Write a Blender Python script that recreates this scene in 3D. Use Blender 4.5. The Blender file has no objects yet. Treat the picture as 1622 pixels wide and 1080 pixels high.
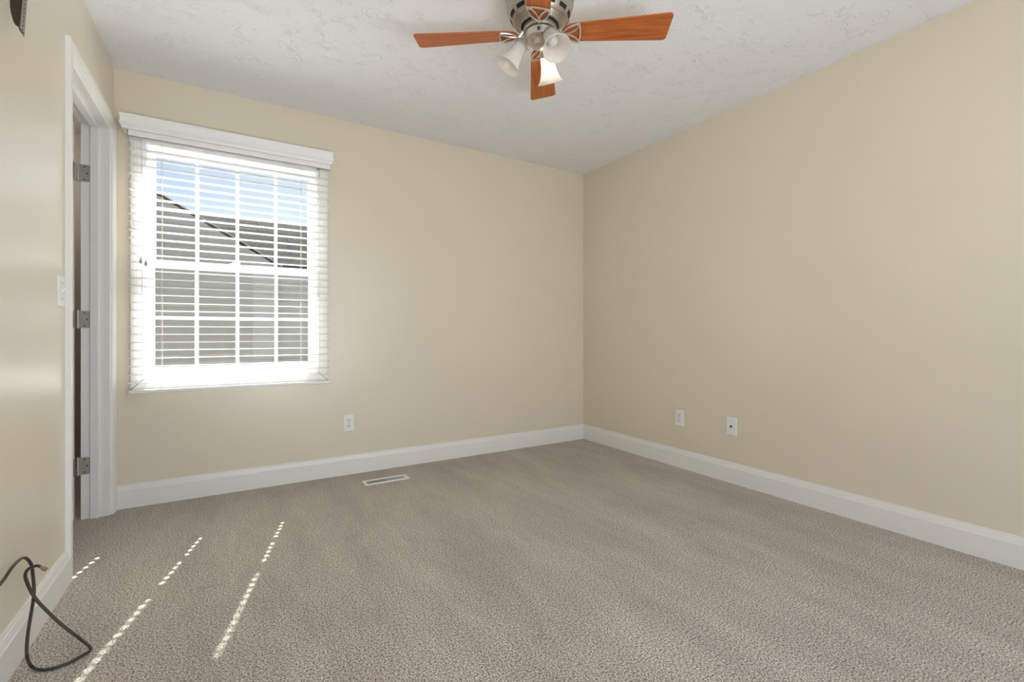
import bpy, bmesh, math, random
from mathutils import Vector, Matrix
S = bpy.context.scene
COL = S.collection
rad = math.radians
PI = math.pi

# ---------------------------------------------------------------- camera (metres; camera stands at x=0, y=0)
CAM_Z = .977
YAW = 31.3
cd = bpy.data.cameras.new('camera')
cam = bpy.data.objects.new('camera', cd)
COL.objects.link(cam)
cd.sensor_width = 36
cd.lens = 737 / 1622 * 36
cd.shift_y = -13 / 1622
cd.clip_start = .02
cam.location = (0, 0, CAM_Z)
cam.rotation_euler = (rad(90), 0, rad(-YAW))
S.camera = cam

# ---------------------------------------------------------------- exposure, sky, sun, added fill lights
S.view_settings.view_transform = 'Standard'
S.view_settings.look = 'None'
S.view_settings.gamma = 1
S.view_settings.use_curve_mapping = False
S.view_settings.exposure = 0.06
S.cycles.max_bounces = 9
S.cycles.diffuse_bounces = 6
S.cycles.transparent_max_bounces = 24
S.cycles.sample_clamp_indirect = 6

W = bpy.data.worlds.new('world')
S.world = W
W.use_nodes = True
wt = W.node_tree
sky = wt.nodes.new('ShaderNodeTexSky')
sky.sky_type = 'NISHITA'
sky.sun_disc = False
sky.sun_elevation = rad(47)
sky.sun_rotation = rad(15.6)
sky.altitude = 100
sky.air_density = 1.0
sky.dust_density = 1.3
sky.ozone_density = 2.0
bg = wt.nodes['Background']
bg.inputs['Strength'].default_value = .128
wt.links.new(sky.outputs[0], bg.inputs['Color'])

sl = bpy.data.lights.new('sun', 'SUN')
sl.energy = 58
sl.angle = rad(.6)
sl.color = (1, .985, .965)
so = bpy.data.objects.new('sun', sl)
COL.objects.link(so)
so.location = (2, 12, 12)
so.rotation_euler = Vector((-.268, -1, -1.13)).to_track_quat('-Z', 'Y').to_euler()

# unseen fill lights added behind the camera to brighten the room
def area(name, loc, tgt, sx, sy, power, col):
    l = bpy.data.lights.new(name, 'AREA')
    l.shape = 'RECTANGLE'
    l.size, l.size_y = sx, sy
    l.energy = power
    l.color = col
    o = bpy.data.objects.new(name, l)
    COL.objects.link(o)
    o.location = loc
    o.rotation_euler = (Vector(tgt) - Vector(loc)).to_track_quat('-Z', 'Y').to_euler()
    return o
area('fill_rear_wide', (1.25, -1.02, 1.3), (1.1, 2, 1.3), 1.9, 1.4, 26, (.90, .95, 1.02))
area('fill_rear_upward', (.7, -.97, .3), (.45, 1.5, 2.44), 1.5, .4, 18, (.91, .955, 1.02)).data.spread = rad(120)  # added low fill, aimed up to lift the ceiling
hl_ = bpy.data.lights.new('hall_fill', 'POINT')  # unseen fill added to lighten the dark gap beside the door
hl_.energy = 8; hl_.shadow_soft_size = .08; hl_.color = (1, .95, .9)
ho_ = bpy.data.objects.new('hall_fill', hl_); COL.objects.link(ho_); ho_.location = (-1.3, 4.1, 2.1)

# ---------------------------------------------------------------- materials
def new_mat(name):
    m = bpy.data.materials.new(name)
    m.use_nodes = True
    return m, m.node_tree, m.node_tree.nodes['Principled BSDF']

def lin(r, g, b):
    f = lambda c: ((c / 255 + .055) / 1.055) ** 2.4 if c > 10.3 else c / 255 / 12.92
    return (f(r), f(g), f(b), 1)

def simple(name, rgb, rough=.5, metal=0, noise=0, nscale=60, bump=0, bscale=200, bdist=.001):
    m, t, p = new_mat(name)
    c = lin(*rgb)
    p.inputs['Base Color'].default_value = c
    p.inputs['Roughness'].default_value = rough
    p.inputs['Metallic'].default_value = metal
    tc = t.nodes.new('ShaderNodeTexCoord')
    if noise:
        n = t.nodes.new('ShaderNodeTexNoise')
        n.inputs['Scale'].default_value = nscale
        n.inputs['Detail'].default_value = 4
        t.links.new(tc.outputs['Object'], n.inputs['Vector'])
        r = t.nodes.new('ShaderNodeValToRGB')
        r.color_ramp.elements[0].position = .3
        r.color_ramp.elements[1].position = .7
        r.color_ramp.elements[0].color = tuple(v * (1 - noise) for v in c[:3]) + (1,)
        r.color_ramp.elements[1].color = tuple(min(1, v * (1 + noise)) for v in c[:3]) + (1,)
        t.links.new(n.outputs[0], r.inputs[0])
        t.links.new(r.outputs[0], p.inputs['Base Color'])
    if bump:
        n = t.nodes.new('ShaderNodeTexNoise')
        n.inputs['Scale'].default_value = bscale
        n.inputs['Detail'].default_value = 3
        t.links.new(tc.outputs['Object'], n.inputs['Vector'])
        b = t.nodes.new('ShaderNodeBump')
        b.inputs['Strength'].default_value = bump
        b.inputs['Distance'].default_value = bdist
        t.links.new(n.outputs[0], b.inputs['Height'])
        t.links.new(b.outputs[0], p.inputs['Normal'])
    return m

M = {}
M['wall'] = w_ = simple('cream_wall_paint', (226, 216, 196), .3, noise=.012, nscale=3, bump=.25, bscale=170, bdist=.0012)
w_.node_tree.nodes['Principled BSDF'].inputs['Specular IOR Level'].default_value = .6
M['trim'] = simple('white_trim_paint', (238, 236, 232), .35, noise=.01, nscale=8)
M['white'] = simple('white_plastic', (240, 240, 236), .35, noise=.01, nscale=30)
M['blind'] = simple('white_blind_vinyl', (248, 248, 246), .4, noise=.008, nscale=30)
M['vinyl'] = simple('white_window_vinyl', (242, 243, 243), .35, noise=.008, nscale=20)
M['bulb_off'] = simple('frosted_unlit_bulb', (205, 203, 198), .3, noise=.01)
M['cord'] = simple('white_cord', (214, 210, 203), .8, noise=.03, nscale=300)
M['greycord'] = simple('grey_tassel', (176, 178, 176), .5, noise=.03, nscale=100)
M['black'] = simple('black_recess', (22, 20, 19), .7, noise=.05, nscale=80)
M['rubber'] = simple('black_cable_jacket', (58, 52, 47), .38, noise=.05, nscale=120)
M['steel'] = simple('satin_hinge_steel', (182, 178, 172), .42, .6, noise=.04, nscale=150)
M['brass'] = simple('coax_connector_metal', (150, 136, 118), .32, .8, noise=.04, nscale=200)
M['screw'] = simple('screw_metal', (150, 148, 142), .35, .9, noise=.03, nscale=200)
M['mount'] = simple('shaded_mount_steel', (64, 54, 46), .45, .35, noise=.05, nscale=60)  # mount steel with the unlit side's shade painted into the colour
M['mountface'] = simple('lit_mount_steel', (150, 140, 132), .45, .4, noise=.05, nscale=60)  # same steel as the arm, painted in its lit tone
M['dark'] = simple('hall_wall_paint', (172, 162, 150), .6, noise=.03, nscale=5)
M['pewter'] = simple('brushed_pewter', (178, 170, 158), .34, .8, noise=.05, nscale=40)
M['nickel'] = simple('satin_nickel', (205, 197, 188), .3, .75, noise=.04, nscale=60)

# textured ceiling: shallow curled trowel strokes
def ceiling_mat():
    m, t, p = new_mat('white_textured_ceiling')
    p.inputs['Base Color'].default_value = lin(241, 242, 244)
    p.inputs['Roughness'].default_value = .8
    tc = t.nodes.new('ShaderNodeTexCoord')
    L = t.links.new
    n1 = t.nodes.new('ShaderNodeTexNoise')
    n1.inputs['Scale'].default_value = 17
    n1.inputs['Detail'].default_value = 3
    n1.inputs['Distortion'].default_value = 1.4
    L(tc.outputs['Object'], n1.inputs['Vector'])
    a = t.nodes.new('ShaderNodeMath'); a.operation = 'SUBTRACT'; a.inputs[1].default_value = .5
    b = t.nodes.new('ShaderNodeMath'); b.operation = 'ABSOLUTE'
    r = t.nodes.new('ShaderNodeMapRange')
    r.inputs[1].default_value = 0; r.inputs[2].default_value = .035
    r.inputs[3].default_value = 1; r.inputs[4].default_value = 0
    r.interpolation_type = 'SMOOTHSTEP'
    L(n1.outputs[0], a.inputs[0]); L(a.outputs[0], b.inputs[0]); L(b.outputs[0], r.inputs[0])
    n2 = t.nodes.new('ShaderNodeTexNoise')
    n2.inputs['Scale'].default_value = 9
    n2.inputs['Detail'].default_value = 2
    L(tc.outputs['Object'], n2.inputs['Vector'])
    r2 = t.nodes.new('ShaderNodeMapRange')
    r2.inputs[1].default_value = .48; r2.inputs[2].default_value = .6
    L(n2.outputs[0], r2.inputs[0])
    mu = t.nodes.new('ShaderNodeMath'); mu.operation = 'MULTIPLY'
    L(r.outputs[0], mu.inputs[0]); L(r2.outputs[0], mu.inputs[1])
    n3 = t.nodes.new('ShaderNodeTexNoise')
    n3.inputs['Scale'].default_value = 85
    n3.inputs['Detail'].default_value = 3
    L(tc.outputs['Object'], n3.inputs['Vector'])
    m3 = t.nodes.new('ShaderNodeMath'); m3.operation = 'MULTIPLY'; m3.inputs[1].default_value = .7
    L(n3.outputs[0], m3.inputs[0])
    ad = t.nodes.new('ShaderNodeMath'); ad.operation = 'ADD'
    L(mu.outputs[0], ad.inputs[0]); L(m3.outputs[0], ad.inputs[1])
    bp = t.nodes.new('ShaderNodeBump')
    bp.inputs['Strength'].default_value = .66
    bp.inputs['Distance'].default_value = .004
    L(ad.outputs[0], bp.inputs['Height']); L(bp.outputs[0], p.inputs['Normal'])
    return m
M['ceiling'] = ceiling_mat()

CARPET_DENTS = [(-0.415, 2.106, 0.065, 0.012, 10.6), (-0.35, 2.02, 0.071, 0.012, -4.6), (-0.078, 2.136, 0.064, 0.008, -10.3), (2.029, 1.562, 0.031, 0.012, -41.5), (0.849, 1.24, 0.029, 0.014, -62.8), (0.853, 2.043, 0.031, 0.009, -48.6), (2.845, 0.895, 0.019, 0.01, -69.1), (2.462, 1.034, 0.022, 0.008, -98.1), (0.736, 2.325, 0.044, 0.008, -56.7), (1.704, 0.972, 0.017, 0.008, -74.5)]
def carpet_mat():
    m, t, p = new_mat('grey_beige_cut_pile_carpet')
    L = t.links.new
    p.inputs['Roughness'].default_value = .95
    p.inputs['Specular IOR Level'].default_value = .1
    p.inputs['Sheen Weight'].default_value = .15
    tc = t.nodes.new('ShaderNodeTexCoord')
    # tufts: yarn tones, plus the shade between tufts painted as dark colour
    n1 = t.nodes.new('ShaderNodeTexNoise')
    n1.inputs['Scale'].default_value = 180
    n1.inputs['Detail'].default_value = 3
    n1.inputs['Roughness'].default_value = .65
    L(tc.outputs['Object'], n1.inputs['Vector'])
    r1 = t.nodes.new('ShaderNodeValToRGB')
    e = r1.color_ramp.elements
    e[0].position = .41; e[0].color = lin(86, 77, 68)
    e[1].position = .59; e[1].color = lin(243, 232, 219)
    nf = t.nodes.new('ShaderNodeTexNoise')
    nf.inputs['Scale'].default_value = 390
    nf.inputs['Detail'].default_value = 2
    L(tc.outputs['Object'], nf.inputs['Vector'])
    av = t.nodes.new('ShaderNodeMix'); av.data_type = 'FLOAT'; av.inputs[0].default_value = .36
    L(n1.outputs[0], av.inputs[2]); L(nf.outputs[0], av.inputs[3])
    L(av.outputs[0], r1.inputs[0])
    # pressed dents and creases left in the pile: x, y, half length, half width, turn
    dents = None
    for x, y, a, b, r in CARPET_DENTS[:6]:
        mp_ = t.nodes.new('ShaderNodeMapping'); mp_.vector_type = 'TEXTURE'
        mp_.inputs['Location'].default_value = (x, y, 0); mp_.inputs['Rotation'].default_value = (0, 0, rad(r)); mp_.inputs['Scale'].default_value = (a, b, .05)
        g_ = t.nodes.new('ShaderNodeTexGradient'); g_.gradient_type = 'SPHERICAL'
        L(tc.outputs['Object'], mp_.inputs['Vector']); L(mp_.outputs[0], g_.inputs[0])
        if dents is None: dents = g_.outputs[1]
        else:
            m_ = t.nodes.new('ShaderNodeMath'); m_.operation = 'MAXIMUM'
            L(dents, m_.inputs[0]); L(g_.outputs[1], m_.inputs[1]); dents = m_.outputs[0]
    # large patches where the pile lies differently
    mp = t.nodes.new('ShaderNodeMapping')
    mp.inputs['Rotation'].default_value = (0, 0, rad(28))
    mp.inputs['Scale'].default_value = (2.6, .7, 1)
    L(tc.outputs['Object'], mp.inputs['Vector'])
    n2 = t.nodes.new('ShaderNodeTexNoise')
    n2.inputs['Scale'].default_value = 1.6
    n2.inputs['Detail'].default_value = 5
    n2.inputs['Roughness'].default_value = .74
    L(mp.outputs[0], n2.inputs['Vector'])
    mr = t.nodes.new('ShaderNodeMapRange')
    mr.inputs[1].default_value = .35; mr.inputs[2].default_value = .65
    mr.inputs[3].default_value = .87; mr.inputs[4].default_value = 1.13
    L(n2.outputs[0], mr.inputs[0])
    mx = t.nodes.new('ShaderNodeMix'); mx.data_type = 'RGBA'; mx.blend_type = 'MULTIPLY'
    mx.inputs[0].default_value = 1
    L(r1.outputs[0], mx.inputs[6]); L(mr.outputs[0], mx.inputs[7])
    L(mx.outputs[2], p.inputs['Base Color'])
    bp = t.nodes.new('ShaderNodeBump')
    bp.inputs['Strength'].default_value = .9
    bp.inputs['Distance'].default_value = .006
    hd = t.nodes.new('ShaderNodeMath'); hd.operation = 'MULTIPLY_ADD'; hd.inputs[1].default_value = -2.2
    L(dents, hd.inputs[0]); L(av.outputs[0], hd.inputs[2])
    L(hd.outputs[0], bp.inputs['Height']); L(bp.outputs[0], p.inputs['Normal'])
    return m
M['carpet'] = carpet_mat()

def wood_mat():
    m, t, p = new_mat('reddish_oak_blade')
    L = t.links.new
    tc = t.nodes.new('ShaderNodeTexCoord')
    mp = t.nodes.new('ShaderNodeMapping')
    mp.inputs['Scale'].default_value = (3, 45, 45)
    L(tc.outputs['Object'], mp.inputs['Vector'])
    n = t.nodes.new('ShaderNodeTexNoise')
    n.inputs['Scale'].default_value = 2.2; n.inputs['Detail'].default_value = 6; n.inputs['Distortion'].default_value = .4
    L(mp.outputs[0], n.inputs['Vector'])
    r = t.nodes.new('ShaderNodeValToRGB')
    e = r.color_ramp.elements
    e[0].position = .3; e[0].color = lin(150, 76, 30)
    e[1].position = .7; e[1].color = lin(196, 110, 52)
    L(n.outputs[0], r.inputs[0]); L(r.outputs[0], p.inputs['Base Color'])
    p.inputs['Roughness'].default_value = .42
    return m
M['wood'] = wood_mat()

def glass_mat():
    m = bpy.data.materials.new('clear_window_glass')
    m.use_nodes = True
    t = m.node_tree
    t.nodes.clear()
    o = t.nodes.new('ShaderNodeOutputMaterial')
    mix = t.nodes.new('ShaderNodeMixShader')
    tr = t.nodes.new('ShaderNodeBsdfTransparent'); tr.inputs[0].default_value = (.95, .96, .95, 1)
    gl = t.nodes.new('ShaderNodeBsdfGlossy'); gl.inputs['Roughness'].default_value = .02
    fr = t.nodes.new('ShaderNodeFresnel'); fr.inputs[0].default_value = 1.3
    L = t.links.new
    L(fr.outputs[0], mix.inputs[0]); L(tr.outputs[0], mix.inputs[1]); L(gl.outputs[0], mix.inputs[2]); L(mix.outputs[0], o.inputs[0])
    return m
M['glass'] = glass_mat()

def shade_mat():
    m = bpy.data.materials.new('frosted_white_glass')
    m.use_nodes = True
    t = m.node_tree
    t.nodes.clear()
    L = t.links.new
    o = t.nodes.new('ShaderNodeOutputMaterial')
    d = t.nodes.new('ShaderNodeBsdfDiffuse'); d.inputs[0].default_value = (.84, .83, .8, 1)
    tl = t.nodes.new('ShaderNodeBsdfTranslucent'); tl.inputs[0].default_value = (.9, .86, .8, 1)
    g = t.nodes.new('ShaderNodeBsdfGlossy'); g.inputs['Roughness'].default_value = .3
    m1 = t.nodes.new('ShaderNodeMixShader'); m1.inputs[0].default_value = .45
    m2 = t.nodes.new('ShaderNodeMixShader'); m2.inputs[0].default_value = .06
    n = t.nodes.new('ShaderNodeTexNoise'); n.inputs['Scale'].default_value = 40
    tc = t.nodes.new('ShaderNodeTexCoord'); L(tc.outputs['Object'], n.inputs['Vector'])
    b = t.nodes.new('ShaderNodeBump'); b.inputs['Strength'].default_value = .05; b.inputs['Distance'].default_value = .002
    L(n.outputs[0], b.inputs['Height']); L(b.outputs[0], d.inputs['Normal'])
    L(d.outputs[0], m1.inputs[1]); L(tl.outputs[0], m1.inputs[2])
    L(m1.outputs[0], m2.inputs[1]); L(g.outputs[0], m2.inputs[2]); L(m2.outputs[0], o.inputs[0])
    return m
M['shade'] = shade_mat()

def shingle_mat():
    m, t, p = new_mat('grey_roof_shingle')
    L = t.links.new
    tc = t.nodes.new('ShaderNodeTexCoord')
    br = t.nodes.new('ShaderNodeTexBrick')
    br.inputs['Color1'].default_value = lin(64, 64, 62)
    br.inputs['Color2'].default_value = lin(54, 54, 53)
    br.inputs['Mortar'].default_value = lin(44, 44, 43)
    br.inputs['Scale'].default_value = 1
    br.inputs['Mortar Size'].default_value = .012
    br.inputs['Brick Width'].default_value = .9
    br.inputs['Row Height'].default_value = .14
    L(tc.outputs['Object'], br.inputs['Vector'])
    L(br.outputs[0], p.inputs['Base Color'])
    p.inputs['Roughness'].default_value = .95
    p.inputs['Specular IOR Level'].default_value = 0
    return m
M['shingle'] = shingle_mat()
M['roofedge'] = simple('grey_gable_roofing', (165, 165, 162), .9, noise=.05, nscale=5)
M['siding'] = simple('grey_lap_siding', (144, 147, 149), .7, noise=.03, nscale=2)
M['grass'] = simple('lawn', (52, 60, 44), .95, noise=.15, nscale=3)

# ---------------------------------------------------------------- mesh helpers
def box(bm, x0, y0, z0, x1, y1, z1):
    x0, x1 = min(x0, x1), max(x0, x1); y0, y1 = min(y0, y1), max(y0, y1); z0, z1 = min(z0, z1), max(z0, z1)
    v = [bm.verts.new(c) for c in ((x0, y0, z0), (x1, y0, z0), (x1, y1, z0), (x0, y1, z0), (x0, y0, z1), (x1, y0, z1), (x1, y1, z1), (x0, y1, z1))]
    for f in ((0, 3, 2, 1), (4, 5, 6, 7), (0, 1, 5, 4), (1, 2, 6, 5), (2, 3, 7, 6), (3, 0, 4, 7)):
        bm.faces.new([v[i] for i in f])
    return v

def sweep(bm, sections, closed=True):
    """sections: list of rings (equal lengths) joined into a capped solid"""
    rs = [[bm.verts.new(p) for p in s] for s in sections]
    n = len(rs[0])
    for a, b in zip(rs, rs[1:]):
        for i in range(n):
            j = (i + 1) % n
            bm.faces.new((a[i], a[j], b[j], b[i]))
    if closed:
        bm.faces.new(rs[0]); bm.faces.new(list(reversed(rs[-1])))
    return rs

def lathe(bm, prof, n=48, mat=None, cap=False):
    mat = mat or Matrix()
    rs = []
    for r, z in prof:
        rs.append([bm.verts.new(mat @ Vector((r * math.cos(2 * PI * i / n), r * math.sin(2 * PI * i / n), z))) for i in range(n)])
    for a, b in zip(rs, rs[1:]):
        for i in range(n):
            j = (i + 1) % n
            bm.faces.new((a[i], a[j], b[j], b[i]))
    if cap:
        bm.faces.new(rs[0]); bm.faces.new(rs[-1])

def catmull(pts, sub=8, closed=False):
    P = [Vector(p) for p in pts]
    out = []
    n = len(P)
    rng = n if closed else n - 1
    for i in range(rng):
        if closed:
            p0, p1, p2, p3 = P[(i - 1) % n], P[i], P[(i + 1) % n], P[(i + 2) % n]
        else:
            p0, p1, p2, p3 = P[max(i - 1, 0)], P[i], P[i + 1], P[min(i + 2, n - 1)]
        for k in range(sub):
            t = k / sub
            out.append(.5 * ((2 * p1) + (p2 - p0) * t + (2 * p0 - 5 * p1 + 4 * p2 - p3) * t * t + (3 * p1 - p0 - 3 * p2 + p3) * t ** 3))
    if not closed:
        out.append(P[-1])
    return out

def tube(bm, pts, r, n=8, closed=False, radii=None):
    P = [Vector(p) for p in pts]
    up = Vector((0, 0, 1))
    rings = []
    N = len(P)
    prev = None
    for i, p in enumerate(P):
        if closed:
            d = P[(i + 1) % N] - P[i - 1]
        else:
            d = P[min(i + 1, N - 1)] - P[max(i - 1, 0)]
        d.normalize()
        if prev is None:
            a = d.cross(up)
            if a.length < .05: a = d.cross(Vector((1, 0, 0)))
        else:
            a = prev - d * prev.dot(d)
        a.normalize(); prev = a
        b = d.cross(a)
        rr = radii[i] if radii else r
        rings.append([bm.verts.new(p + (a * math.cos(2 * PI * k / n) + b * math.sin(2 * PI * k / n)) * rr) for k in range(n)])
    prs = list(zip(rings, rings[1:]))
    if closed: prs.append((rings[-1], rings[0]))
    for a, b in prs:
        for i in range(n):
            j = (i + 1) % n
            bm.faces.new((a[i], a[j], b[j], b[i]))
    if not closed:
        bm.faces.new(rings[0]); bm.faces.new(list(reversed(rings[-1])))

def obj(name, bm, mat, parent=None, smooth=False, bevel=0, seg=2, recalc=True):
    if recalc: bmesh.ops.recalc_face_normals(bm, faces=bm.faces)
    me = bpy.data.meshes.new(name)
    bm.to_mesh(me); bm.free()
    for m in (mat if isinstance(mat, (list, tuple)) else [mat]):
        me.materials.append(m)
    if smooth:
        for p in me.polygons: p.use_smooth = True
        try:
            me.set_sharp_from_angle(angle=rad(40))
        except Exception: pass
    o = bpy.data.objects.new(name, me)
    COL.objects.link(o)
    if parent: o.parent = parent
    if bevel:
        b = o.modifiers.new('bevel', 'BEVEL'); b.width = bevel; b.segments = seg; b.limit_method = 'ANGLE'
    return o

def empty(name, loc=(0, 0, 0)):
    o = bpy.data.objects.new(name, None)
    COL.objects.link(o)
    o.location = loc
    o.empty_display_size = .05
    return o

def tag(o, label, cat, group=None):
    o['label'] = label; o['category'] = cat
    if group: o['group'] = group
    return o

def struct(o):
    o['kind'] = 'structure'
    return o

def boxes(name, lst, mat, parent=None, bevel=0):
    bm = bmesh.new()
    for b in lst: box(bm, *b)
    return obj(name, bm, mat, parent, bevel=bevel)

def under(parent, *objs):
    """keep world placement while parenting to an Empty that only has a location"""
    for o in objs:
        o.parent = parent
        o.location = o.location - parent.location

# ---------------------------------------------------------------- room shell
XL, XR, YB, YF, H = -.545, 2.804, 3.34, -.9, 2.44
T = .115
# back wall with the window hole
wx0, wx1, wz0, wz1 = -.416, .513, .712, 2.078
struct(boxes('wall_back', [(XL - .0, YB, -.02, wx0, YB + .13, H), (wx1, YB, -.02, XR + T, YB + .13, H),
                           (wx0, YB, -.02, wx1, YB + .13, wz0), (wx0, YB, wz1, wx1, YB + .13, H)], M['wall']))
# left wall with the door hole
dy0, dy1, dz = 2.500, 3.262, 2.085
struct(boxes('wall_left', [(XL - T, YF, -.02, XL, dy0, H), (XL - T, dy1, -.02, XL, YB + .13, H), (XL - T, dy0, dz, XL, dy1, H)], M['wall']))
struct(boxes('wall_right', [(XR, YF, -.02, XR + T, YB, H)], M['wall']))
# wall behind the camera; the wide opening is added for the fill lights
struct(boxes('wall_front', [(XL - T, YF - .12, -.02, -.1, YF, H), (2.25, YF - .12, -.02, XR + T, YF, H),
                            (-.1, YF - .12, -.02, 2.25, YF, .05), (-.1, YF - .12, 2.1, 2.25, YF, H)], M['wall']))
struct(boxes('ceiling', [(XL - T, YF - .12, H, XR + T, YB + .13, H + .1)], M['ceiling']))
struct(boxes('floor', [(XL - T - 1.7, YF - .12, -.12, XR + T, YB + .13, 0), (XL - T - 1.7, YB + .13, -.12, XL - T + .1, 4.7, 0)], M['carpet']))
# little dark hall on the other side of the door
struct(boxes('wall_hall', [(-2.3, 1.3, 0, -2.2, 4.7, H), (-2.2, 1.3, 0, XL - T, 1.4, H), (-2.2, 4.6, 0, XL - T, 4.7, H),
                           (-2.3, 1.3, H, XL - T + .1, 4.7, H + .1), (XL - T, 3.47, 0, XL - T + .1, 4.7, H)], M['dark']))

# baseboards: (distance from wall, height)
BP = [(0, 0), (.016, 0), (.016, .099), (.0135, .1005), (.0135, .1025), (.0085, .1225), (.0062, .1235), (.0062, .131), (.005, .132), (0, .132)]
def baseboard(name, a, b, nrm):
    """a, b: xy end points on the wall; nrm: direction into the room"""
    bm = bmesh.new()
    secs = []
    for e, q in ((a, 0), (b, 1)):
        secs.append([(e[0] + nrm[0] * d, e[1] + nrm[1] * d, z) for d, z in BP])
    sweep(bm, secs)
    return struct(obj(name, bm, M['trim']))
baseboard('baseboard_back', (XL, YB), (XR, YB), (0, -1))
baseboard('baseboard_right', (XR, YB), (XR, YF), (-1, 0))
baseboard('baseboard_left', (XL, YF), (XL, 2.452), (1, 0))

# ---------------------------------------------------------------- door in the left wall
CP = [(0, 0), (.0095, 0), (.011, .003), (.0095, .008), (.0105, .011), (.0135, .018), (.0155, .030), (.0155, .033), (.017, .037), (.0175, .052), (.016, .056), (0, .057)]
# (thickness off the wall, distance outward from the opening edge)
door = struct(empty('door_1', (XL, dy1, 0)))
def casing_bar(bm, y_in, z_in):
    pass
yi0, yi1, zi = dy0 + .008, dy1 - .008, dz - .008     # edge the casing starts from (a small reveal)
yi0 -= .003; yi1 += .003; zi += .003
bm = bmesh.new()
# one mitred run: near leg, head, far leg
secs = []
for corner in (('y0', 0), ('y0', 1), ('y1', 1), ('y1', 0)):
    ring = []
    for t_, d in CP:
        y = yi0 - d if corner[0] == 'y0' else yi1 + d
        z = (zi + d) if corner[1] else 0
        ring.append((XL + t_, y, z))
    secs.append(ring)
sweep(bm, secs)
cas = obj('casing', bm, M['trim'])
jm = boxes('jamb', [(XL - T - .002, dy0 - .002, 0, XL + .001, dy0 + .018, dz), (XL - T - .002, dy1 - .018, 0, XL + .001, dy1 + .002, dz),
                    (XL - T - .002, dy0 + .018, dz - .018, XL + .001, dy1 - .018, dz + .002)], M['trim'], bevel=.0015)
sx0, sx1 = XL - T + .036, XL - T + .072
st = boxes('door_stop', [(sx0, dy0 + .018, 0, sx1, dy0 + .029, dz - .018), (sx0, dy1 - .029, 0, sx1, dy1 - .018, dz - .018),
                         (sx0, dy0 + .018, dz - .029, sx1, dy1 - .018, dz - .018)], M['trim'], bevel=.0025)
under(door, cas, jm, st)
# door leaf swung fully open into the hall, hinge edge facing the room
px = XL - T - .012
jy = dy1 - .018
ly1 = jy - .004; ly0 = ly1 - .035
lx1 = px - .012; lx0 = lx1 - .72
bm = bmesh.new()
box(bm, lx0, ly0, .012, lx1, ly1, dz - .022)
for zz0, zz1 in ((.2, .95), (1.08, 1.9)):
    for xx0, xx1 in ((lx0 + .1, lx0 + .33), (lx0 + .39, lx0 + .62)):
        box(bm, xx0, ly0 - .005, zz0, xx1, ly0 - .0001, zz1)
        box(bm, xx0, ly1 + .0001, zz0, xx1, ly1 + .005, zz1)
leaf = obj('door_leaf', bm, M['trim'], bevel=.002)
under(door, leaf)
bm = bmesh.new()
for s_ in (-1, 1):
    y_ = ly0 if s_ < 0 else ly1
    lathe(bm, [(0.0, .0), (.03, .0), (.03, .006), (.012, .01), (.012, .035), (.026, .045), (.028, .058), (.016, .068), (0, .07)], 20,
          Matrix.Translation((lx0 + .06, y_, 1.0)) @ Matrix.Rotation(rad(90 * -s_), 4, 'X'))
kn = obj('door_knob', bm, M['steel'], smooth=True)
under(door, kn)
def rrect(cx, cz, w, h, r, left=True, right=True, n=5):
    pts = []
    for (sx, sz, a0, rr) in ((1, 1, 0, right), (-1, 1, 90, left), (-1, -1, 180, left), (1, -1, 270, right)):
        rad_ = r if rr else .0004
        for k in range(n + 1):
            a = rad(a0 + 90 * k / n)
            pts.append((cx + sx * (w / 2 - rad_) + rad_ * math.cos(a), cz + sz * (h / 2 - rad_) + rad_ * math.sin(a)))
    return pts
HZ = (1.812, 1.047, .281)
for i, hz in enumerate(HZ):
    hh = .09
    bm = bmesh.new()
    # leaf on the jamb: its face looks toward -y
    pr = rrect(px + .0265, hz, .046, hh, .014, left=False)
    sweep(bm, [[(x, jy - .0002, z) for x, z in pr], [(x, jy - .0028, z) for x, z in pr]])
    # leaf on the door edge: its face looks toward +x
    pr = rrect(0, hz, .036, hh, .012, left=True, right=False)
    sweep(bm, [[(lx1 + .0002, (ly1 - .016) + q, z) for q, z in pr], [(lx1 + .0028, (ly1 - .016) + q, z) for q, z in pr]])
    h = obj('hinge', bm, M['steel'])
    h.parent = door; h.location = -door.location
    bm = bmesh.new()
    zz = hz - hh / 2
    for k in range(5):
        lathe(bm, [(0, zz + k * hh / 5), (.0062, zz + k * hh / 5 + .0006), (.0062, zz + (k + 1) * hh / 5 - .0006), (0, zz + (k + 1) * hh / 5)], 14, Matrix.Translation((px, jy - .004, 0)))
    lathe(bm, [(0, zz + hh), (.0042, zz + hh), (.0048, zz + hh + .003), (0, zz + hh + .005)], 12, Matrix.Translation((px, jy - .004, 0)))
    lathe(bm, [(0, zz - .004), (.0042, zz - .003), (.0042, zz), (0, zz)], 12, Matrix.Translation((px, jy - .004, 0)))
    k_ = obj('hinge_knuckle', bm, M['steel'], h, smooth=True)
    bm = bmesh.new()
    for dx, dz_ in ((.026, .033), (.036, 0), (.026, -.033)):
        lathe(bm, [(0, 0), (.0034, 0), (.0034, .0006), (.0016, .0006), (.0016, .0002), (0, .0002)], 12,
              Matrix.Translation((px + dx, jy - .0029, hz + dz_)) @ Matrix.Rotation(rad(90), 4, 'X'))
    obj('hinge_screw', bm, M['black'], h)

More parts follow.
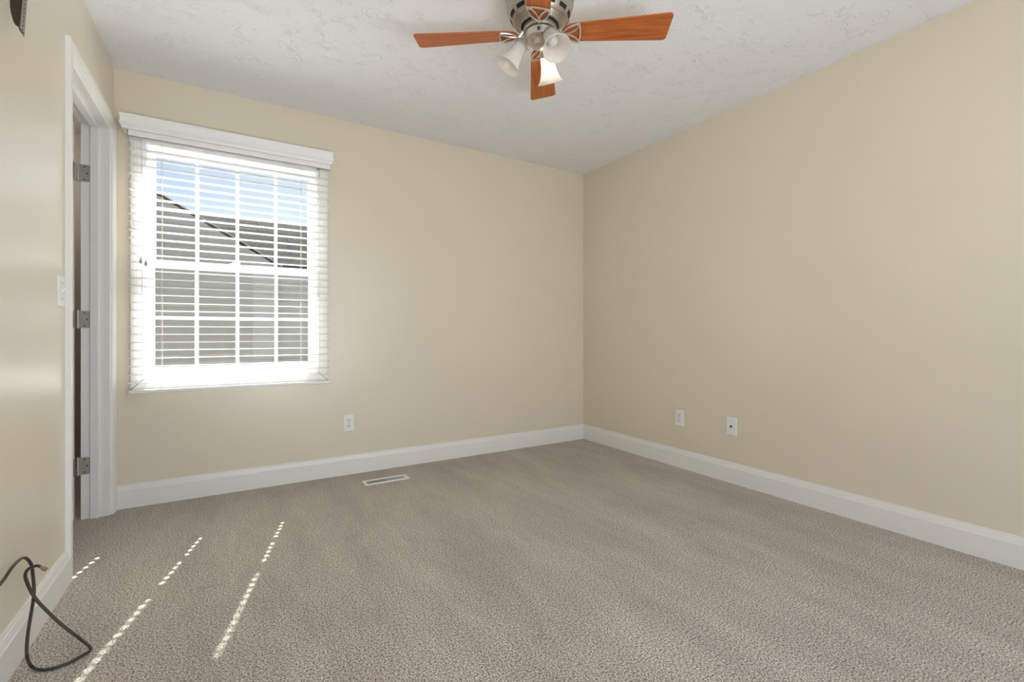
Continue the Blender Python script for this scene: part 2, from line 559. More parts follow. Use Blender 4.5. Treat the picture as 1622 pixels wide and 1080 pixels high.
# ---------------------------------------------------------------- window in the back wall
win = struct(empty('window_1', ((wx0 + wx1) / 2, YB, wz0)))
ww, wg = YB - .0, .004
bm = bmesh.new()
secs = []
for ex, ez in ((0, 0), (0, 1), (1, 1), (1, 0), (0, 0)):
    ring = []
    for t_, d in CP:
        x = (wx0 + .001 - d) if ex == 0 else (wx1 - .001 + d)
        z = (wz0 + .001 - d) if ez == 0 else (wz1 - .001 + d)
        ring.append((x, YB - t_, z))
    secs.append(ring)
sweep(bm, secs, closed=False)
wc = obj('casing', bm, M['trim'])
# open mitre joints at the two lower corners
for sx in (-1, 1):
    bm = bmesh.new()
    x_in = wx0 + .001 if sx < 0 else wx1 - .001
    rows = [[], []]
    for t_, d in CP[1:-1]:
        for k, e in enumerate((-.0009, .0009)):
            rows[k].append(bm.verts.new((x_in + sx * (d + e), YB - t_ - .0004, wz0 + .001 - d + e)))
    for q in range(len(rows[0]) - 1):
        bm.faces.new((rows[0][q], rows[0][q + 1], rows[1][q + 1], rows[1][q]))
    mg = obj('mitre_joint', bm, M['black'], wc)
wj = boxes('window_frame', [(wx0 - .002, YB - .001, wz0, wx0 + .012, YB + .14, wz1), (wx1 - .012, YB - .001, wz0, wx1 + .002, YB + .14, wz1),
                            (wx0 + .012, YB - .001, wz0 - .002, wx1 - .012, YB + .14, wz0 + .014), (wx0 + .012, YB - .001, wz1 - .014, wx1 - .012, YB + .14, wz1 + .002),
                            (wx0 + .011, YB + .034, wz0 + .013, wx0 + .020, YB + .044, wz1 - .013), (wx1 - .020, YB + .034, wz0 + .013, wx1 - .011, YB + .044, wz1 - .013)], M['vinyl'], bevel=.001)
gx0, gx1 = -.373, .463
mxs = (-.167, .045, .263)
def sash(name, y0, y1, z0, z1, g0, g1, top):
    """frame z0..z1 around glass g0..g1"""
    a, b = wx0 + .010, wx1 - .010
    lst = [(a, y0, z0, gx0, y1, z1), (gx1, y0, z0, b, y1, z1), (gx0, y0, z0, gx1, y1, g0), (gx0, y0, g1, gx1, y1, z1)]
    # thin glazing bead
    for q in ((gx0, y0 + .006, g0, gx0 + .003, y1 - .006, g1), (gx1 - .006, y0 + .006, g0, gx1, y1 - .006, g1), (gx0, y0 + .006, g0, gx1, y1 - .006, g0 + .006), (gx0, y0 + .006, g1 - .006, gx1, y1 - .006, g1)):
        lst.append(q)
    s = boxes(name, lst, M['vinyl'], bevel=.0015)
    under(win, s)
    ym = (y0 + y1) / 2
    gp = boxes('glass_pane', [(gx0 - .005, ym - .001, g0 - .005, gx1 + .005, ym + .001, g1 + .005)], M['glass'], s)
    gp.location = -Vector(win.location) - s.location
    gp.location = (0, 0, 0)
    ml = []
    for x in mxs: ml.append((x - .0095, ym - .006, g0, x + .0095, ym - .0015, g1))
    zm = (g0 + g1) / 2
    ml.append((gx0, ym - .0062, zm - .0095, gx1, ym - .0013, zm + .0095))
    gr = boxes('grille', ml, M['vinyl'], s)
    return s
under(win, wc, wj)
sash('upper_sash', YB + .086, YB + .120, 1.365, wz1 - .011, 1.402, 2.022, True)
sash('lower_sash', YB + .046, YB + .080, wz0 + .011, 1.402, .768, 1.362, False)
bm = bmesh.new()
for lx in (.03,):
    box(bm, lx - .028, YB + .052, 1.402, lx + .028, YB + .078, 1.409)
    box(bm, lx - .012, YB + .046, 1.409, lx + .03, YB + .062, 1.417)
lk = obj('sash_lock', bm, M['vinyl'], bevel=.002)
under(win, lk)
# plain window frame added behind the camera, around the fill lights' opening
w2 = struct(empty('added_window', (.9, YF, .05)))
fr = boxes('window_frame', [(-.1, YF - .1, .05, -.05, YF, 2.1), (2.2, YF - .1, .05, 2.25, YF, 2.1), (-.05, YF - .1, .05, 2.2, YF, .1), (-.05, YF - .1, 2.05, 2.2, YF, 2.1)], M['vinyl'])
under(w2, fr)

# ---------------------------------------------------------------- window blind
LC = (-.322, .049, .401)      # ladder positions
BX0, BX1 = -.470, .570
BY0, BY1 = 3.252, 3.302
bl = tag(empty('window_blind', (.05, 3.277, .645)), 'white horizontal slat blind, open, with a valance, hanging over the window', 'blind')
def rel(o): under(bl, o); return o
# slats with the little routed slots the lift cords run through
def slat(bm, z, hole=(.0055, .0088)):
    hx, hy = hole
    ym = (BY0 + BY1) / 2
    xs = [BX0]
    for c in LC: xs += [c - hx, c + hx]
    xs.append(BX1)
    ys = [BY0, BY0 + .003, ym - hy, ym + hy, BY1 - .003, BY1]
    th = [.0008, .0015, .0017, .0017, .0015, .0008]
    def zc(y): return z + .0016 * (1 - ((y - ym) / .025) ** 2)
    for side in (1, -1):
        vv = [[bm.verts.new((x, y, zc(y) + side * t)) for y, t in zip(ys, th)] for x in xs]
        for i in range(len(xs) - 1):
            for j in range(len(ys) - 1):
                if i % 2 == 1 and j == 2: continue
                q = (vv[i][j], vv[i + 1][j], vv[i + 1][j + 1], vv[i][j + 1])
                bm.faces.new(q if side > 0 else tuple(reversed(q)))
        if side == 1: top = vv
        else: bot = vv
    n, m = len(xs), len(ys)
    for i in range(n - 1):
        bm.faces.new((top[i][0], bot[i][0], bot[i + 1][0], top[i + 1][0]))
        bm.faces.new((top[i][-1], top[i + 1][-1], bot[i + 1][-1], bot[i][-1]))
        if i % 2 == 1:
            bm.faces.new((top[i][2], top[i + 1][2], bot[i + 1][2], bot[i][2]))
            bm.faces.new((top[i][3], bot[i][3], bot[i + 1][3], top[i + 1][3]))
            for a in (i, i + 1):
                bm.faces.new((top[a][2], bot[a][2], bot[a][3], top[a][3]))
    for j in range(m - 1):
        bm.faces.new((top[0][j], top[0][j + 1], bot[0][j + 1], bot[0][j]))
        bm.faces.new((top[-1][j], bot[-1][j], bot[-1][j + 1], top[-1][j + 1]))
bm = bmesh.new()
zs = [.6995 + .0445 * k for k in range(31)]
for z in zs: slat(bm, z)
rel(obj('slat_panel', bm, M['blind']))
rel(boxes('bottom_rail', [(BX0, BY0 - .001, .644, BX1, BY1 + .001, .660)], M['blind'], bevel=.003))
rel(boxes('headrail', [(BX0, BY0 - .002, 2.050, BX1, BY1 + .004, 2.054), (BX0, BY0 - .002, 2.050, BX1, BY0, 2.092), (BX0, BY1 + .002, 2.050, BX1, BY1 + .004, 2.085),
                       (BX0, BY0, 2.050, BX0 + .002, BY1, 2.08), (BX1 - .002, BY0, 2.050, BX1, BY1, 2.08)], M['blind'], bevel=.0008))
# crown-profile valance with mitred returns to the wall: (outward, z)
VP = [(0, 2.085), (.012, 2.085), (.014, 2.090), (.016, 2.098), (.0225, 2.108), (.0235, 2.112), (.0205, 2.118), (.0190, 2.138), (.0205, 2.150), (.0240, 2.157), (.0240, 2.163), (0, 2.163)]
VX0, VX1, VY = -.483, .566, 3.248
secs = []
for k in range(4):
    ring = []
    for d, z in VP:
        x = (VX0 - d) if k < 2 else (VX1 + d)
        y = (YB - .0005) if k in (0, 3) else VY - d
        ring.append((x, y, z))
    secs.append(ring)
bm = bmesh.new()
sweep(bm, secs)
rel(obj('valance', bm, M['blind']))
def cyl(bm, x, y, z0, z1, r, n=6):
    tube(bm, [(x, y, z0), (x, y, z1)], r, n)
for c in LC:
    bm = bmesh.new()
    for y in (BY0 - .0012, BY1 + .0012):
        cyl(bm, c - .003, y, .65, 2.04, .0007)
        cyl(bm, c + .007, y, .65, 2.04, .0007) if False else None
    for z in zs:
        tube(bm, [(c - .003, BY0 - .0012, z - .0022), (c - .003, BY1 + .0012, z - .0022)], .0005, 5)
    rel(obj('ladder_cord', bm, M['cord']))
    bm = bmesh.new()
    cyl(bm, c, BY0 + .025, .65, 2.04, .0007)
    rel(obj('lift_cord', bm, M['cord']))
def tassel(bm, x, y, z):
    lathe(bm, [(0, z - .022), (.0055, z - .021), (.0078, z - .012), (.0075, z - .006), (.0045, z + .001), (.003, z + .004), (.0042, z + .008), (.0036, z + .012), (.001, z + .014), (0, z + .014)], 16, Matrix.Translation((x, y, 0)))
for (cx_, zt, mt, zb) in ((-.414, 1.378, 'greycord', 2.04), (-.392, 1.366, 'greycord', 2.04), (.497, 1.235, 'white', 2.04)):
    bm = bmesh.new()
    cyl(bm, cx_, BY0 - .006, zt + .012, zb, .0008)
    cr = rel(obj('pull_cord', bm, M['cord']))
    bm = bmesh.new()
    tassel(bm, cx_, BY0 - .010, zt)
    o_ = obj('tassel', bm, M[mt], cr, smooth=True)
bm = bmesh.new()
box(bm, .488, BY0 - .006, 2.036, .506, BY0 - .002, 2.05)
tube(bm, catmull([(.502, BY0 - .006, 2.03), (.502, BY0 - .010, 2.01), (.500, BY0 - .007, 1.99), (.500, BY0 - .004, 2.0)], 5), .0014, 6)
rel(obj('cord_lock', bm, M['screw']))

# ---------------------------------------------------------------- wall plates
def frame_at(origin, right, normal):
    """local x = right, y = up, z = out of the wall"""
    r, n = Vector(right), Vector(normal)
    u = Vector((0, 0, 1))
    m = Matrix((r, u, n)).transposed().to_4x4()
    m.translation = Vector(origin)
    return m
def plate_mesh(w=.071, h=.116):
    bm = bmesh.new()
    secs = []
    for s, z in ((0, 0), (0, .002), (.0015, .0045), (.004, .0058)):
        pr = rrect(0, 0, w - 2 * s, h - 2 * s, .004)
        secs.append([(x, y, z) for x, y in pr])
    sweep(bm, secs)
    return bm
def screw(bm, x, y, z=.0058):
    lathe(bm, [(.0032, z), (.0032, z + .0008), (.0022, z + .0014), (0, z + .0014)], 14, Matrix.Translation((x, y, 0)))
def part(name, bm, mat, root, M4, **k):
    o = obj(name, bm, mat, root, **k)
    return o
def outlet(name, M4, label):
    root = empty(name); root.matrix_world = M4
    tag(root, label, 'wall outlet')
    obj('cover_plate', plate_mesh(), M['white'], root)
    for cy in (.0195, -.0195):
        bm = bmesh.new()
        # rounded face, flat at top and bottom
        pts = []
        for k in range(40):
            a = 2 * PI * k / 40
            pts.append((.0172 * math.cos(a), cy + max(-.0138, min(.0138, .0172 * math.sin(a)))))
        sweep(bm, [[(x, y, .0055) for x, y in pts], [(x, y, .0074) for x, y in pts]])
        rc = obj('receptacle', bm, M['white'], root)
        bm = bmesh.new()
        box(bm, -.0084, cy + .0, .0073, -.0050, cy + .009, .0077)
        box(bm, .0050, cy + .0005, .0073, .0084, cy + .008, .0077)
        lathe(bm, [(0, .0073), (.0032, .0073), (.0032, .0077), (0, .0077)], 14, Matrix.Translation((0, cy - .0065, 0)))
        obj('slot', bm, M['black'], rc)
    bm = bmesh.new(); screw(bm, 0, 0)
    obj('screw', bm, M['screw'], root, smooth=True)
    return root
outlet('wall_outlet', frame_at((.707, YB, .352), (1, 0, 0), (0, -1, 0)), 'white duplex outlet on the window wall above the floor vent')
outlet('wall_outlet', frame_at((XR, 2.262, .357), (0, -1, 0), (-1, 0, 0)), 'white duplex outlet on the long right wall, nearer the far corner')
root = empty('coax_plate'); root.matrix_world = frame_at((XR, 1.851, .366), (0, -1, 0), (-1, 0, 0))
tag(root, 'white cover plate with a single dark centre jack on the right wall', 'wall plate')
obj('cover_plate', plate_mesh(), M['white'], root)
for y_ in (.042, -.042):
    bm = bmesh.new(); screw(bm, 0, y_)
    obj('screw', bm, M['white'], root, smooth=True)
bm = bmesh.new()
lathe(bm, [(.0068, .0057), (.0068, .008), (.0048, .008), (.0048, .013), (.0036, .013), (.0036, .009), (0, .009)], 18)
obj('jack', bm, M['black'], root, smooth=True)
root = empty('light_switch'); root.matrix_world = frame_at((XL, 2.389, 1.135), (0, 1, 0), (1, 0, 0))
tag(root, 'white toggle light switch on the left wall beside the doorway', 'light switch')
obj('cover_plate', plate_mesh(), M['white'], root)
for y_ in (.03, -.03):
    bm = bmesh.new(); screw(bm, 0, y_)
    obj('screw', bm, M['screw'], root, smooth=True)
bm = bmesh.new()
box(bm, -.0065, -.0125, .0055, .0065, .0125, .0066)
tg = obj('toggle_slot', bm, M['trim'], root)
bm = bmesh.new()
a = [(-.0045, -.006, .006), (.0045, -.006, .006), (.0045, .004, .006), (-.0045, .004, .006)]
b = [(-.0036, .006, .019), (.0036, .006, .019), (.0036, .012, .017), (-.0036, .012, .017)]
sweep(bm, [a, b])
obj('toggle', bm, M['white'], root, bevel=.001)

# ---------------------------------------------------------------- floor register
vx0, vx1, vy0, vy1 = .742, 1.034, 3.020, 3.118
vt = tag(empty('floor_vent', ((vx0 + vx1) / 2, (vy0 + vy1) / 2, 0)), 'white slotted metal floor vent set in the carpet below the window wall', 'floor vent')
bm = bmesh.new()
box(bm, vx0, vy0, -.001, vx1, vy0 + .018, .0055); box(bm, vx0, vy1 - .018, -.001, vx1, vy1, .0055)
box(bm, vx0, vy0 + .018, -.001, vx0 + .02, vy1 - .018, .0055); box(bm, vx1 - .02, vy0 + .018, -.001, vx1, vy1 - .018, .0055)
f_ = obj('vent_frame', bm, M['white'], bevel=.002)
bm = bmesh.new()
N = 22
for k in range(N):
    x = vx0 + .02 + (vx1 - vx0 - .04) * (k + .5) / N
    lean = -.003 if k < N // 2 else -.0005
    sweep(bm, [[(x - .0021, y, .0052), (x + .0021, y, .0052), (x + .0021 - lean, y, .0012), (x - .0021 - lean, y, .0012)] for y in (vy0 + .016, vy1 - .016)])
lv = obj('louvre', bm, M['white'])
bk = boxes('vent_box', [(vx0 + .015, vy0 + .013, .0004, vx1 - .015, vy1 - .013, .0012)], M['black'])
under(vt, f_, lv, bk)

# ---------------------------------------------------------------- coax cable on the left
def P3(px_, py_, x=None, y=None, z=None):
    """world point where the sight line through a photo pixel meets a plane"""
    s, c = math.sin(rad(YAW)), math.cos(rad(YAW))
    r = (px_ - 811) / 737; u = -(py_ - 527) / 737
    d = Vector((s + c * r, c - s * r, u))
    if x is not None: t = x / d.x
    elif y is not None: t = y / d.y
    else: t = (z - CAM_Z) / d.z
    return Vector((0, 0, CAM_Z)) + d * t
cr_ = .0042
pts = [P3(-60, 985, x=XL + .002), P3(-25, 950, x=-.535), P3(2, 923, x=-.525), P3(22, 895, x=-.518), P3(38, 883, x=-.512), P3(49, 893, x=-.508), P3(52, 910, x=-.506), P3(54, 935, x=-.502),
       P3(52, 955, x=-.5), P3(47, 985, x=-.495), P3(43, 1015, x=-.488), P3(43, 1040, x=-.482), P3(50, 1055, z=.006), P3(64, 1060.5, z=cr_ + .001), P3(85, 1058, z=cr_ + .001), P3(110, 1049, z=cr_ + .001), P3(130, 1038, z=cr_ + .001), P3(142, 1031, z=.007),
       P3(142, 1024, z=.02), P3(125, 1010, y=1.92), P3(100, 991, y=1.93), P3(78, 971, y=1.93), P3(58, 950, y=1.93), P3(46, 930, y=1.93), P3(40, 912, y=1.925), P3(45, 901, y=1.92), P3(58, 896, y=1.91), P3(64, 897.5, y=1.91)]
cab = tag(empty('coax_cable', (-.46, 1.88, 0)), 'loose dark coaxial cable looping from the left wall onto the carpet', 'cable')
bm = bmesh.new(); tube(bm, catmull(pts, 8), cr_, 10)
j = obj('cable_jacket', bm, M['rubber'], smooth=True)
e0 = pts[-1]; dr = (P3(73, 902, y=1.905) - e0).normalized()
q = dr.to_track_quat('Z', 'Y').to_matrix().to_4x4(); q.translation = e0 - dr * .002
bm = bmesh.new()
lathe(bm, [(0, 0), (.0042, 0), (.0042, .006), (.0036, .007), (.0036, .009), (.0058, .009), (.0058, .02), (.0045, .02), (.0045, .0135), (0, .0135)], 6 * 3, q)
cn = obj('connector', bm, M['brass'])
under(cab, j, cn)

# ---------------------------------------------------------------- wall mount arm, top left
mt = tag(empty('wall_mount', (XL, 1.80, 1.78)), 'dark metal wall mount arm with a perforated edge, high on the left wall', 'wall mount')
AY = 1.80
def arm_z(py_): return P3(30, py_, y=AY).z
bm = bmesh.new()
# web: outline in x-z seen face-on from the camera side, y thickness 2 mm
left = [(15.8, -60), (15.5, 0), (15.6, 10), (17.2, 20), (19.5, 29), (22, 36), (24.5, 39.5), (29, 42.5)]
right = [(31.5, 42.5), (33, 25), (35.5, 0), (39, -60)]
ol = [P3(x, y, y=AY) for x, y in left + right]
sweep(bm, [[(p.x, AY, p.z) for p in ol], [(p.x, AY + .002, p.z) for p in ol]])
# small rolled lip at the foot
lip = [P3(x, y, y=AY) for x, y in ((29, 43), (30.5, 47.5), (33, 51), (36, 53.4), (38, 53), (35.5, 50.5), (33, 47.5), (31, 43.5))]
sweep(bm, [[(p.x, AY, p.z) for p in lip], [(p.x, AY + .003, p.z) for p in lip]])
web = obj('arm', bm, M['mount'])
# perforated flange facing the room, leaning slightly toward the wall at its foot
a0 = P3(35.5, -60 + 0, y=AY); 
top = P3(39.5, -60, y=AY); bot = P3(30.5, 44, y=AY)
fl_w = .030
def FL(s, w, out=0):   # s along height 0..1 (foot to top), w across
    p = bot.lerp(top, s)
    return (p.x + out, AY + w * fl_w, p.z + (-.009 * w if s <= 0 else 0))
bm = bmesh.new()
sweep(bm, [[FL(0, 0), FL(0, 1), FL(1, 1), FL(1, 0)], [FL(0, 0, .002), FL(0, 1, .002), FL(1, 1, .002), FL(1, 0, .002)]])
fl = obj('perforated_flange', bm, M['mountface'])
bm = bmesh.new()
for k in range(15):
    s = .02 + k * .0655
    if s > .97: break
    c_ = Vector(FL(s, .5, .0021))
    ang = math.atan2(top.x - bot.x, top.z - bot.z)
    lathe(bm, [(0, 0), (.0029, 0), (.0029, .0003), (0, .0003)], 12, Matrix.Translation(c_) @ Matrix.Rotation(rad(90) , 4, 'Y') @ Matrix.Scale(1.25, 4, (1, 0, 0)))
hl = obj('hole', bm, M['black'])
# wall rail the arm hangs from, above the frame
rl = boxes('wall_rail', [(XL, 1.35, 1.985, XL + .004, 1.95, 2.045), (XL + .004, 1.35, 2.035, XL + .05, 1.95, 2.039), (XL + .004, AY - .004, 1.985, XL + .055, AY + .034, 2.035)], M['mount'])
under(mt, web, fl, rl)
hl.parent = fl; 

# ---------------------------------------------------------------- ceiling fan
FX, FY = 1.126, 1.624
fan = tag(empty('ceiling_fan', (FX, FY, H)), 'four-blade pewter ceiling fan with reddish wood blades and three bell lights', 'ceiling fan')
ZF = H
def fz(z): return z - ZF
def fobj(name, bm, mat, parent=fan, **k): return obj(name, bm, mat, parent, **k)
# motor housing
prof = [(.0, 2.44), (.142, 2.44), (.145, 2.425), (.145, 2.385), (.141, 2.378), (.139, 2.365), (.141, 2.355), (.137, 2.348), (.133, 2.342), (.134, 2.333), (.130, 2.324),
        (.122, 2.305), (.113, 2.292), (.107, 2.287), (.103, 2.288), (.100, 2.283), (.097, 2.284), (.093, 2.278), (.090, 2.279), (.086, 2.272), (.080, 2.270), (.078, 2.276), (.03, 2.278)]
bm = bmesh.new(); lathe(bm, [(r, fz(z)) for r, z in prof], 72)
hs = fobj('motor_housing', bm, M['pewter'], smooth=True)
for k in range(12):
    bm = bmesh.new()
    a0 = rad(30 * k + 6); 
    # slots hugging the sloped shoulder
    ring_t, ring_b = [], []
    for (r, z) in ((.1265, 2.3135), (.1165, 2.2955)):
        pass
    up_, lo_ = (.1262, 2.3140), (.1188, 2.3005)
    n1 = 6
    out = []
    for q in range(n1 + 1):
        a = a0 + rad(19) * q / n1
        out.append((up_[0] * math.cos(a), up_[0] * math.sin(a), fz(up_[1])))
    for q in range(n1, -1, -1):
        a = a0 + rad(19) * q / n1
        out.append((lo_[0] * math.cos(a), lo_[0] * math.sin(a), fz(lo_[1])))
    nrm = [Vector((p[0], p[1], 0)).normalized() * .0012 + Vector((0, 0, -.0012)) for p in out]
    sweep(bm, [[Vector(p) - n_ * 1 for p, n_ in zip(out, nrm)], [Vector(p) + n_ * .9 for p, n_ in zip(out, nrm)]])
    fobj('vent_slot', bm, M['black'], hs)
# flywheel / rotating hub, dark recess around it
bm = bmesh.new(); lathe(bm, [(.0, fz(2.274)), (.079, fz(2.274)), (.079, fz(2.2705)), (0, fz(2.2705))], 48)
fobj('motor_recess', bm, M['black'])
bm = bmesh.new(); lathe(bm, [(0, fz(2.271)), (.070, fz(2.271)), (.072, fz(2.268)), (.072, fz(2.252)), (.069, fz(2.249)), (0, fz(2.249))], 48)
fobj('flywheel', bm, M['pewter'], smooth=True)
bm = bmesh.new(); lathe(bm, [(0, fz(2.250)), (.052, fz(2.250)), (.052, fz(2.240)), (0, fz(2.240))], 40)
fobj('hub_gap', bm, M['black'])
bm = bmesh.new(); lathe(bm, [(0, fz(2.2485)), (.056, fz(2.2485)), (.061, fz(2.245)), (.062, fz(2.220)), (.059, fz(2.215)), (.040, fz(2.212)), (.036, fz(2.208)), (.035, fz(2.196)), (.031, fz(2.188)), (.016, fz(2.183)), (0, fz(2.182))], 48)
sw = fobj('switch_housing', bm, M['nickel'], smooth=True)
# blades
ZB = 2.241
def blade_outline():
    r0, r1 = .092, .539
    w0, w1 = .046, .068     # half widths
    pts = []
    # root: round
    for k in range(9):
        a = rad(180 - 90 + 180 * k / 8)
        pts.append((r0 + .05 + .05 * math.cos(a), w0 * math.sin(a)))
    # far end corners
    rr = .016
    for k in range(5):
        a = rad(-90 + 90 * k / 4)
        pts.append((r1 - rr + rr * math.cos(a), -w1 + rr + rr * math.sin(a)))
    for k in range(5):
        a = rad(90 * k / 4)
        pts.append((r1 - rr - .006 + rr * math.cos(a), w1 - rr + rr * math.sin(a)))
    return pts
bo = blade_outline()
def dupe(o, parent):
    c = o.copy(); COL.objects.link(c); c.parent = parent
    return c
PITCH = rad(-11)
first = None
for i, ang in enumerate((53.4, 143.4, -36.6, -126.6)):
    R = Matrix.Rotation(rad(ang), 4, 'Z')
    TL = Matrix.Translation((0, 0, ZB - ZF)) @ R
    if first is None:
        bm = bmesh.new()
        sweep(bm, [[(x, y, 0) for x, y in bo], [(x, y, .005) for x, y in bo]])
        bld = fobj('blade', bm, M['wood'], bevel=.0012)
        bm = bmesh.new()
        # curved arm from the flywheel out to the leaf
        arm = catmull([(.060, 0, .020), (.070, 0, .016), (.080, 0, .004), (.088, 0, -.004), (.096, 0, -.006)], 5)
        tube(bm, arm, .006, 8, radii=[.0075 - .002 * k / len(arm) for k in range(len(arm))])
        for s in (1, -1):
            zl = -.005
            loop = catmull([(.092, .001 * s, zl), (.105, .020 * s, zl), (.127, .036 * s, zl), (.164, .046 * s, zl), (.153, .024 * s, zl), (.128, .007 * s, zl), (.106, .001 * s, zl)], 6, closed=True)
            tube(bm, loop, .004, 8, closed=True)
        arc = catmull([(.174, .046, -.005), (.160, .022, -.005), (.155, 0, -.005), (.160, -.022, -.005), (.174, -.046, -.005)], 6)
        arc = catmull([(.164, .046, -.005), (.169, .022, -.005), (.170, 0, -.005), (.169, -.022, -.005), (.164, -.046, -.005)], 6)
        tube(bm, arc, .0038, 8)
        for p in ((.160, .042), (.160, -.042), (.096, 0)):
            lathe(bm, [(0, -.0105), (.004, -.0095), (.0055, -.006), (.0055, 0), (0, 0)], 14, Matrix.Translation((p[0], p[1], 0)))
        irn = fobj('blade_iron', bm, M['nickel'], smooth=True)
        first = (bld, irn)
    else:
        bld, irn = dupe(first[0], fan), dupe(first[1], fan)
    PM = Matrix.Rotation(PITCH, 4, 'X')
    bld.matrix_local = TL @ PM
    irn.matrix_local = TL @ PM
# lights
def shade_profile():
    # (radius, distance along the axis from the socket)
    return [(.024, 0), (.0265, .006), (.0275, .016), (.0285, .03), (.031, .048), (.035, .066), (.041, .084), (.049, .100), (.057, .110)]
for i, (ca, lit) in enumerate(((66, True), (181, False), (296, False))):
    wa = rad(ca - YAW)
    d = Vector((math.cos(wa), math.sin(wa), 0))
    tilt = rad(57)
    ax = d * math.cos(tilt) + Vector((0, 0, -math.sin(tilt)))
    c0 = d * .066 + Vector((0, 0, 2.216 - ZF))      # socket top
    q = ax.to_track_quat('Z', 'Y').to_matrix().to_4x4(); q.translation = c0
    bm = bmesh.new()
    st_ = Vector((d.x * .046, d.y * .046, 2.218 - ZF))
    tube(bm, catmull([d * .040 + Vector((0, 0, 2.222 - ZF)), d * .055 + Vector((0, 0, 2.222 - ZF)), c0 + ax * -.006, c0 + ax * .008], 5), .009, 12)
    lathe(bm, [(0, 0), (.014, 0), (.018, .004), (.019, .012), (.027, .016), (.0295, .020), (.0295, .031), (.0275, .031), (.0275, .022), (0, .022)], 32, q)
    for k in range(3):
        a = rad(120 * k + 30)
        e_ = Vector((math.cos(a), math.sin(a), 0))
        tube(bm, [q @ (e_ * .028 + Vector((0, 0, .026))), q @ (e_ * .036 + Vector((0, 0, .026)))], .0022, 8)
    arm_o = fobj('lamp_holder', bm, M['nickel'], smooth=True)
    q2 = q.copy(); q2.translation = c0 + ax * .022
    bm = bmesh.new()
    # double-curved bell with a thick rolled rim
    lathe(bm, shade_profile(), 56, q2)
    rim = [q2 @ Vector((.0572 * math.cos(2 * PI * k / 56), .0572 * math.sin(2 * PI * k / 56), .1103)) for k in range(56)]
    tube(bm, rim, .0014, 8, closed=True)
    sh = fobj('glass_shade', bm, M['shade'], smooth=True)
    bm = bmesh.new()
    q3 = q.copy(); q3.translation = c0 + ax * .024
    lathe(bm, [(0, 0), (.012, 0), (.012, .016), (.014, .022), (.019, .032), (.0225, .044), (.0215, .054), (.016, .063), (.008, .067), (0, .068)], 24, q3)
    if lit:
        m, t, p = new_mat('lit_bulb')
        p.inputs['Base Color'].default_value = (1, .95, .85, 1)
        p.inputs['Emission Color'].default_value = (1, .80, .55, 1)
        p.inputs['Emission Strength'].default_value = 22
        fobj('bulb', bm, m, smooth=True)
    else:
        fobj('bulb', bm, M['bulb_off'], smooth=True)
# pull chain: stub and little loop on the camera side of the switch housing
ca = rad(-98 - YAW)
d = Vector((math.cos(ca), math.sin(ca), 0)); s_ = Vector((-d.y, d.x, 0))
bm = bmesh.new()
b0 = d * .060 + Vector((0, 0, 2.226 - ZF))
tube(bm, [b0 - d * .004, b0 + d * .010], .0055, 12)
fobj('chain_stub', bm, M['black'], smooth=True)
bm = bmesh.new()
lp = catmull([b0 + d * .009, b0 + d * .012 + s_ * .005 + Vector((0, 0, -.012)), b0 + d * .012 + s_ * .006 + Vector((0, 0, -.026)), b0 + d * .012 + Vector((0, 0, -.033)), b0 + d * .012 - s_ * .006 + Vector((0, 0, -.026)), b0 + d * .012 - s_ * .004 + Vector((0, 0, -.012))], 6, closed=True)
tube(bm, lp, .0011, 6, closed=True)
fobj('pull_chain', bm, M['screw'])

# ---------------------------------------------------------------- outside
struct(boxes('ground', [(-40, YB + .4, -3.1, 40, 60, -3.0)], M['grass']))
hz = tag(empty('neighbor_house', (0, 9, -3)), 'grey sided house with a grey shingle roof seen through the window', 'house')
HY = 8.6
# lower storey wall, lap siding as stepped boards
bm = bmesh.new()
z = -3.0
while z < 2.05:
    sweep(bm, [[(x, HY, z), (x, HY - .022, z), (x, HY - .004, z + .15), (x, HY, z + .15)] for x in (-9, 9)])
    z += .15
box(bm, -9, HY, -3, 9, HY + 3.2, 2.1)
wl = obj('siding_wall', bm, M['siding'])
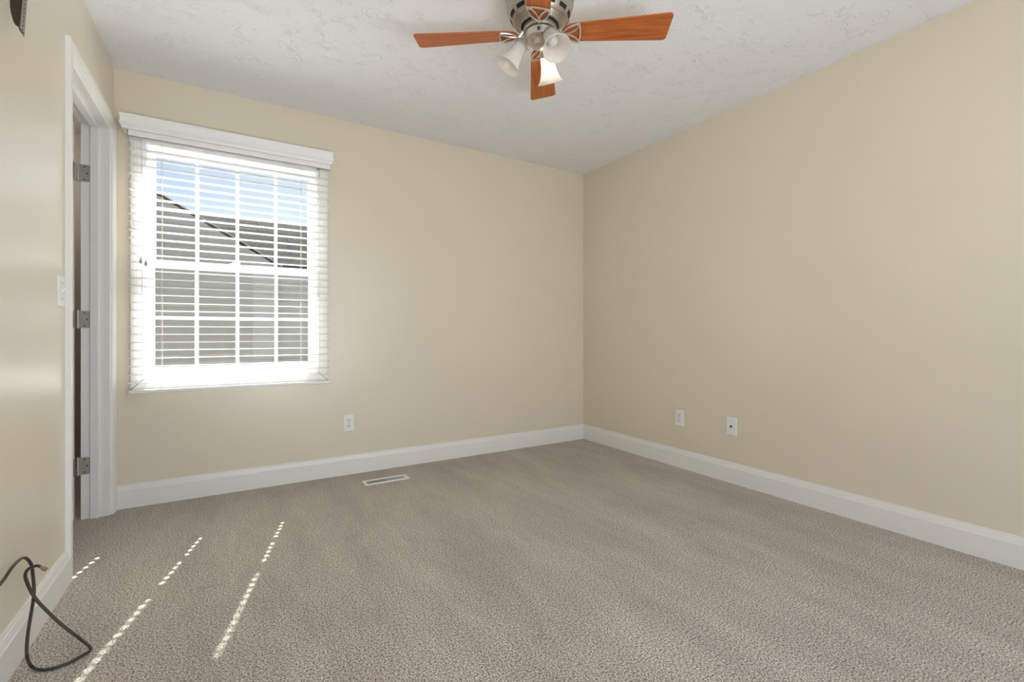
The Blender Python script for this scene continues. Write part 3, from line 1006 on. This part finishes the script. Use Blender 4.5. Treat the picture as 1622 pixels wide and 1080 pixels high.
# main roof: ridge parallel to the window wall
def slab(name, origin, ux, length, vdir, run, mat, th=.06):
    """a 60 mm slab whose local x runs along ux and local y up the slope vdir"""
    ux, vdir = Vector(ux).normalized(), Vector(vdir).normalized()
    bm = bmesh.new(); box(bm, 0, 0, -th, length, run, 0)
    o = obj(name, bm, mat)
    m = Matrix((ux, vdir, ux.cross(vdir))).transposed().to_4x4(); m.translation = Vector(origin)
    o.matrix_world = m
    return o
E0, R0 = Vector((-9, 8.45, 2.10)), Vector((-9, 10.2, 3.17))
rf = slab('roof', E0, (1, 0, 0), 18, R0 - E0, (R0 - E0).length, M['shingle'])
rb = slab('roof', (9, 11.95, 2.10), (-1, 0, 0), 18, Vector((0, -1.75, 1.07)), (R0 - E0).length, M['shingle'])
# front gable left of centre, its rake running down to the right
ax_, az_ = -2.6, 3.955
rx_, rz_ = .62, 2.065
GY = 8.3
bm = bmesh.new()
z = -3.0
def gx(z): return rx_ + (az_ - z) * 0 if z <= rz_ else ax_ + (az_ - z) / (az_ - rz_) * (rx_ - ax_)
while z < az_ - .16:
    xr = gx(z + .15); xl = 2 * ax_ - xr
    sweep(bm, [[(x, GY, z), (x, GY - .022, z), (x, GY - .004, z + .15), (x, GY, z + .15)] for x in (xl, xr)])
    z += .15
v = [(2 * ax_ - rx_, -3), (rx_, -3), (rx_, rz_), (ax_, az_), (2 * ax_ - rx_, rz_)]
sweep(bm, [[(x, GY, zz) for x, zz in v], [(x, 9.9, zz) for x, zz in v]])
gw = obj('gable_wall', bm, M['siding'])
up = Vector((ax_ - rx_ - .12, 0, az_ - rz_ + .07))
gr1 = slab('gable_roof', (rx_ + .12, GY + .002, rz_ - .07 + .06), (0, 1, 0), 1.8, up, up.length + .02, M['roofedge'], .015)
up2 = Vector((-up.x, 0, up.z))
gr2 = slab('gable_roof', (2 * ax_ - rx_ - .12, GY + .002 + 1.8, rz_ - .07 + .06), (0, -1, 0), 1.8, up2, up2.length + .02, M['roofedge'], .015)
under(hz, wl, rf, rb, gw, gr1, gr2)
